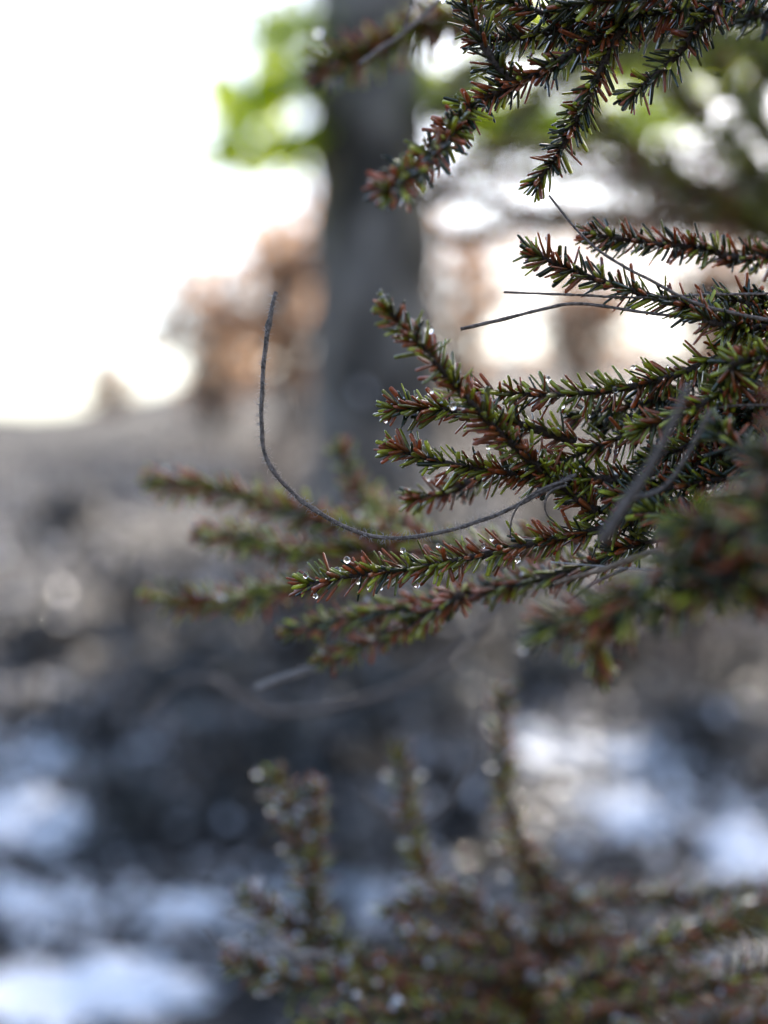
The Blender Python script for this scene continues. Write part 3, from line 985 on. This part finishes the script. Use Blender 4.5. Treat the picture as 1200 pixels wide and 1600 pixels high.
stem_thing('curled_vine',
           [(900, 742, .592), (870, 757, .59), (835, 776, .59), (780, 803, .592), (720, 824, .594), (660, 837, .596), (610, 841, .597), (560, 832, .598), (510, 808, .599), (465, 777, .60), (432, 742, .60),
            (413, 705, .60), (409, 650, .60), (411, 590, .60), (417, 530, .60), (425, 480, .60), (431, 456, .60)],
             .00085, .0010, 'dry_stem', 'thin fuzzy dry stem curling up in a hook from the sharp spruce shoots', hairs=800, hair_len=.0032,
           extra=[([(880, 752, .587), (845, 765, .585), (815, 785, .586), (800, 810, .588), (797, 840, .592)], .0007, .0003),
                  ([(885, 758, .587), (860, 768, .585), (851, 790, .585), (857, 808, .587), (866, 815, .59)], .0006, .0003)])
stem_thing('dry_grass', [(1260, 458, .605), (1120, 460, .60), (1000, 465, .598), (900, 461, .597), (787, 457, .597)], .0006, .0005, 'dry_stem', 'straight thin grass stem ending bluntly against the bright sky hole', hairs=30, group='dry stems in the spruce')
stem_thing('dry_grass', [(1190, 520, .60), (1100, 500, .598), (1010, 489, .597), (940, 478, .597), (890, 475, .597), (840, 485, .597), (780, 500, .597), (720, 514, .597)], .0005, .00085, 'dry_stem', 'gently bent grass stem drooping below the straight one', hairs=30, group='dry stems in the spruce')
stem_thing('dry_grass', [(1230, 505, .585), (1150, 490, .585), (1080, 470, .585), (1000, 430, .588), (940, 395, .59), (895, 352, .592), (858, 305, .594)], .0009, .0005, 'dry_stem', 'thin bare twig running down from the hanging rosette across the tufted shoot', hairs=40, group='dry stems in the spruce')
stem_thing('dry_grass', [(1060, 845, .56), (1000, 868, .558), (940, 890, .556), (868, 912, .555)], .0012, .0009, 'tan_stem', 'tan woody twig poking out below the dark tangle of boughs', hairs=0, group='dry stems in the spruce')
stem_thing('dry_grass', [(980, 888, .57), (930, 910, .565), (885, 942, .56)], .0007, .0006, 'dry_stem', 'short grey twig tucked under the tan twig', group='dry stems in the spruce')
stem_thing('dry_grass', [(860, 878, .575), (930, 884, .575), (1035, 892, .575)], .0003, .00025, 'fibre', 'fine pale thread stretched behind the tan twig', hairs=40, group='dry stems in the spruce')
stem_thing('dry_grass', [(1240, 632, .57), (1150, 634, .57), (1120, 638, .57)], .0006, .0005, 'dry_stem', 'short straight stem end between the upper boughs beside the trunk', group='dry stems in the spruce')
stem_thing('dry_grass', [(720, -30, .73), (660, 25, .72), (610, 65, .71), (562, 100, .70)], .0012, .0011, 'dry_stem', 'grey stem slanting along the blurred reddish shoot over the trunk', group='dry stems in the spruce', extra=[([(655, -30, .70), (640, 20, .70), (625, 60, .70)], .0008, .0006)])
stem_thing('dry_grass', [(505, 1042, .78), (455, 1055, .78), (400, 1078, .78)], .0022, .002, 'pale_stem', 'short thick grey twig end below the low shoots', group='dry stems in the spruce')
stem_thing('dry_grass', [(790, 925, 1.05), (735, 1000, 1.05), (650, 1062, 1.06), (550, 1098, 1.07), (470, 1112, 1.07), (415, 1112, 1.08), (370, 1082, 1.08), (320, 1060, 1.1), (275, 1068, 1.1), (225, 1120, 1.12)], .0034, .0018, 'dry_stem', 'long blurred grey stem arching below the low shoots', group='dry stems in the spruce')
stem_thing('dry_grass', [(560, 1235, .92), (600, 1270, .92), (640, 1290, .92), (700, 1255, .92), (740, 1180, .92), (755, 1060, .92)], .0010, .0008, 'dry_stem', 'faint looping stem between the upright shoots of the young spruce', group='dry stems in the spruce')
stem_thing('dry_grass', [(520, 1492, .88), (460, 1490, .88), (400, 1490, .88), (342, 1474, .88)], .0020, .0016, 'pale_stem', 'pale bent grass stalk lying on the young spruce bough, the lower of two', group='dry stems in the spruce')
stem_thing('dry_grass', [(480, 1498, .87), (445, 1478, .87), (415, 1445, .87), (350, 1424, .87)], .0020, .0016, 'pale_stem', 'pale kinked grass stalk above the lower pale stalk on the young spruce', group='dry stems in the spruce')
stem_thing('dry_grass', [(380, 1530, .8), (345, 1480, .8), (318, 1445, .8)], .0007, .0005, 'dry_stem', 'thin dark stem tip beside the pale bent stalks', group='dry stems in the spruce')


# a dry, flat grass blade hanging in front of the tangle
def blade(lst, w0, w1, mat, label):
    pl = spline(PX(lst), .004)
    V, F = [], []
    n = len(pl)
    for i, p in enumerate(pl):
        t = (pl[min(i + 1, n - 1)] - pl[max(i - 1, 0)]).normalized()
        s = t.cross(Vector((0.25, -1, 0.1))).normalized()
        u = s.cross(t)
        w = w0 + (w1 - w0) * i / (n - 1)
        V += [p - s * w, p + u * w * .35, p + s * w, p + u * (w * .35 - .0004)]
    for i in range(n - 1):
        for k in range(4):
            a, b = i * 4 + k, i * 4 + (k + 1) % 4
            F.append((a, b, b + 4, a + 4))
    F += [(3, 2, 1, 0), tuple((n - 1) * 4 + k for k in range(4))]
    return tag(link('dry_grass', mesh_np('dry_grass', V, F, M[mat])), label, 'grass')


blade([(1075, 600, .48), (1050, 660, .48), (1010, 740, .48), (975, 790, .48), (940, 850, .48)], .0010, .0026, 'dry_stem', 'flat grey dry grass blade hanging blurred in front of the tangled boughs')
blade([(1110, 640, .52), (1080, 700, .525), (1040, 760, .53), (990, 780, .535)], .0010, .0010, 'dry_stem', 'narrow dark grass blade crossing behind the wide grey blade')

# ------------------------------------------------------------------ water drops on the needles
ALLP = np.concatenate([b[0] for b in BANK])
ALLD = np.concatenate([b[1] for b in BANK])
du, dv = ALLP[:, 0] / ALLP[:, 1] / 0.00045 + 600, 800 - (ALLP[:, 2] - CAM_Z) / ALLP[:, 1] / 0.00045
import bmesh
bm = bmesh.new()
bmesh.ops.create_icosphere(bm, subdivisions=3, radius=1.0)
for v in bm.verts:
    if v.co.z > 0: v.co.z *= 1.12
dm = bpy.data.meshes.new('water_drop'); bm.to_mesh(dm); bm.free()
dm.polygons.foreach_set('use_smooth', np.ones(len(dm.polygons), dtype=bool))
dm.materials.append(M['water'])


def drop(px, py, r, label, group, dmin=0.4, dmax=1.2):
    ok = (ALLP[:, 1] > dmin) & (ALLP[:, 1] < dmax)
    e = np.where(ok, np.hypot(du - px, dv - py) + (ALLP[:, 1] - dmin) * 60 + np.abs(ALLD[:, 1]) * 25, 1e9)
    i = int(np.argmin(e))
    p = Vector(ALLP[i])
    o = bpy.data.objects.new('water_drop', dm)
    col.objects.link(o)
    r *= random.choice((.6, .75, .9, 1.0, 1.15, 1.4))
    o.scale = (r, r, r * random.uniform(.85, 1.25))
    o.location = p + Vector(ALLD[i]) * r * 0.75 - Vector((0, 0, r * .1))
    tag(o, label, 'water drop', group)


BEAD = 'tiny water drop in the bead row along the long low shoot'
for px, py in [(478, 902), (521, 895), (528, 905), (550, 878), (556, 902), (585, 895), (590, 880), (600, 893), (610, 888), (618, 888), (627, 880), (636, 885), (646, 888), (581, 916), (597, 912), (507, 928), (642, 905), (695, 878), (709, 876), (720, 874), (760, 852), (785, 840), (803, 878)]:
    drop(px, py, random.uniform(.0009, .0014), BEAD, 'drops along the long low shoot', .58, .615)
drop(604, 474, .0016, 'bright round drop sitting on the tip of the diagonal shoot', 'drops on the diagonal shoot', .53, .57)
for px, py in [(658, 531), (700, 612), (708, 580), (720, 630)]:
    drop(px, py, random.uniform(.0010, .0014), 'round drop along the diagonal shoot below its tip', 'drops on the diagonal shoot', .53, .59)
for px, py in [(624, 620), (650, 624), (675, 622), (616, 648), (618, 716), (640, 700), (660, 765), (640, 760)]:
    drop(px, py, random.uniform(.0009, .0014), 'drop on the short shoot tips behind the diagonal shoot', 'drops on the short shoot tips', .595, .66)
for px, py in [(763, 694), (886, 733), (967, 696)]:
    drop(px, py, .0013, 'bright drop with violet glint on the shoots behind the curled stem', 'drops behind the curled stem', .56, .61)
for px, py in [(855, 598), (880, 622), (1005, 586), (985, 600), (1058, 580), (1172, 555), (1188, 572), (1132, 618), (925, 640), (960, 612), (895, 612), (830, 622)]:
    drop(px, py, random.uniform(.0009, .0014), 'drop glinting on the long sharp shoot with rust tips', 'drops on the long sharp shoot', .565, .62)
for px, py in [(818, 1004), (852, 970), (958, 945), (975, 930), (990, 918), (1012, 905), (1148, 782), (1162, 780), (1168, 848), (1075, 855), (1122, 815), (1045, 885), (930, 960)]:
    drop(px, py, random.uniform(.0009, .0014), 'blurred drop on the dark near bough', 'drops on the dark near bough', .40, .49)
for px, py in [(268, 745), (340, 775), (395, 790), (322, 833), (357, 842), (475, 860), (415, 860), (250, 922), (310, 930), (350, 930), (437, 910), (560, 860)]:
    drop(px, py, random.uniform(.0014, .0020), 'blurred drop on the shoots reaching over the open slope', 'drops on the outer blurred shoots', .72, .90)
for px, py in [(496, 45), (508, 85), (540, 75), (528, 98), (620, 42), (684, 8), (612, 295), (640, 265), (655, 245), (662, 225), (690, 218)]:
    drop(px, py, random.uniform(.0012, .0018), 'blurred drop on the reddish shoots in front of the dark trunk', 'drops before the trunk', .50, .92)
YD = [
    (10, (395, 520), (1195, 1500), 'blurred drop on the paired upright shoots of the young spruce'),
    (8, (760, 850), (1100, 1400), 'blurred drop on the leader of the young spruce'),
    (8, (600, 700), (1200, 1400), 'blurred drop on the single upright shoot beside the young spruce leader'),
    (26, (350, 800), (1400, 1590), 'blurred drop on the young spruce boughs reaching towards the bent stalks'),
    (44, (850, 1195), (1370, 1590), 'blurred drop on the young spruce boughs in front of the bright snow')]
for n, (xa, xb), (ya, yb), lab in YD:
    for _ in range(n):
        drop(random.uniform(xa, xb), random.uniform(ya, yb), random.uniform(.0013, .0022), lab, 'drops on the young spruce', .80, 1.1)
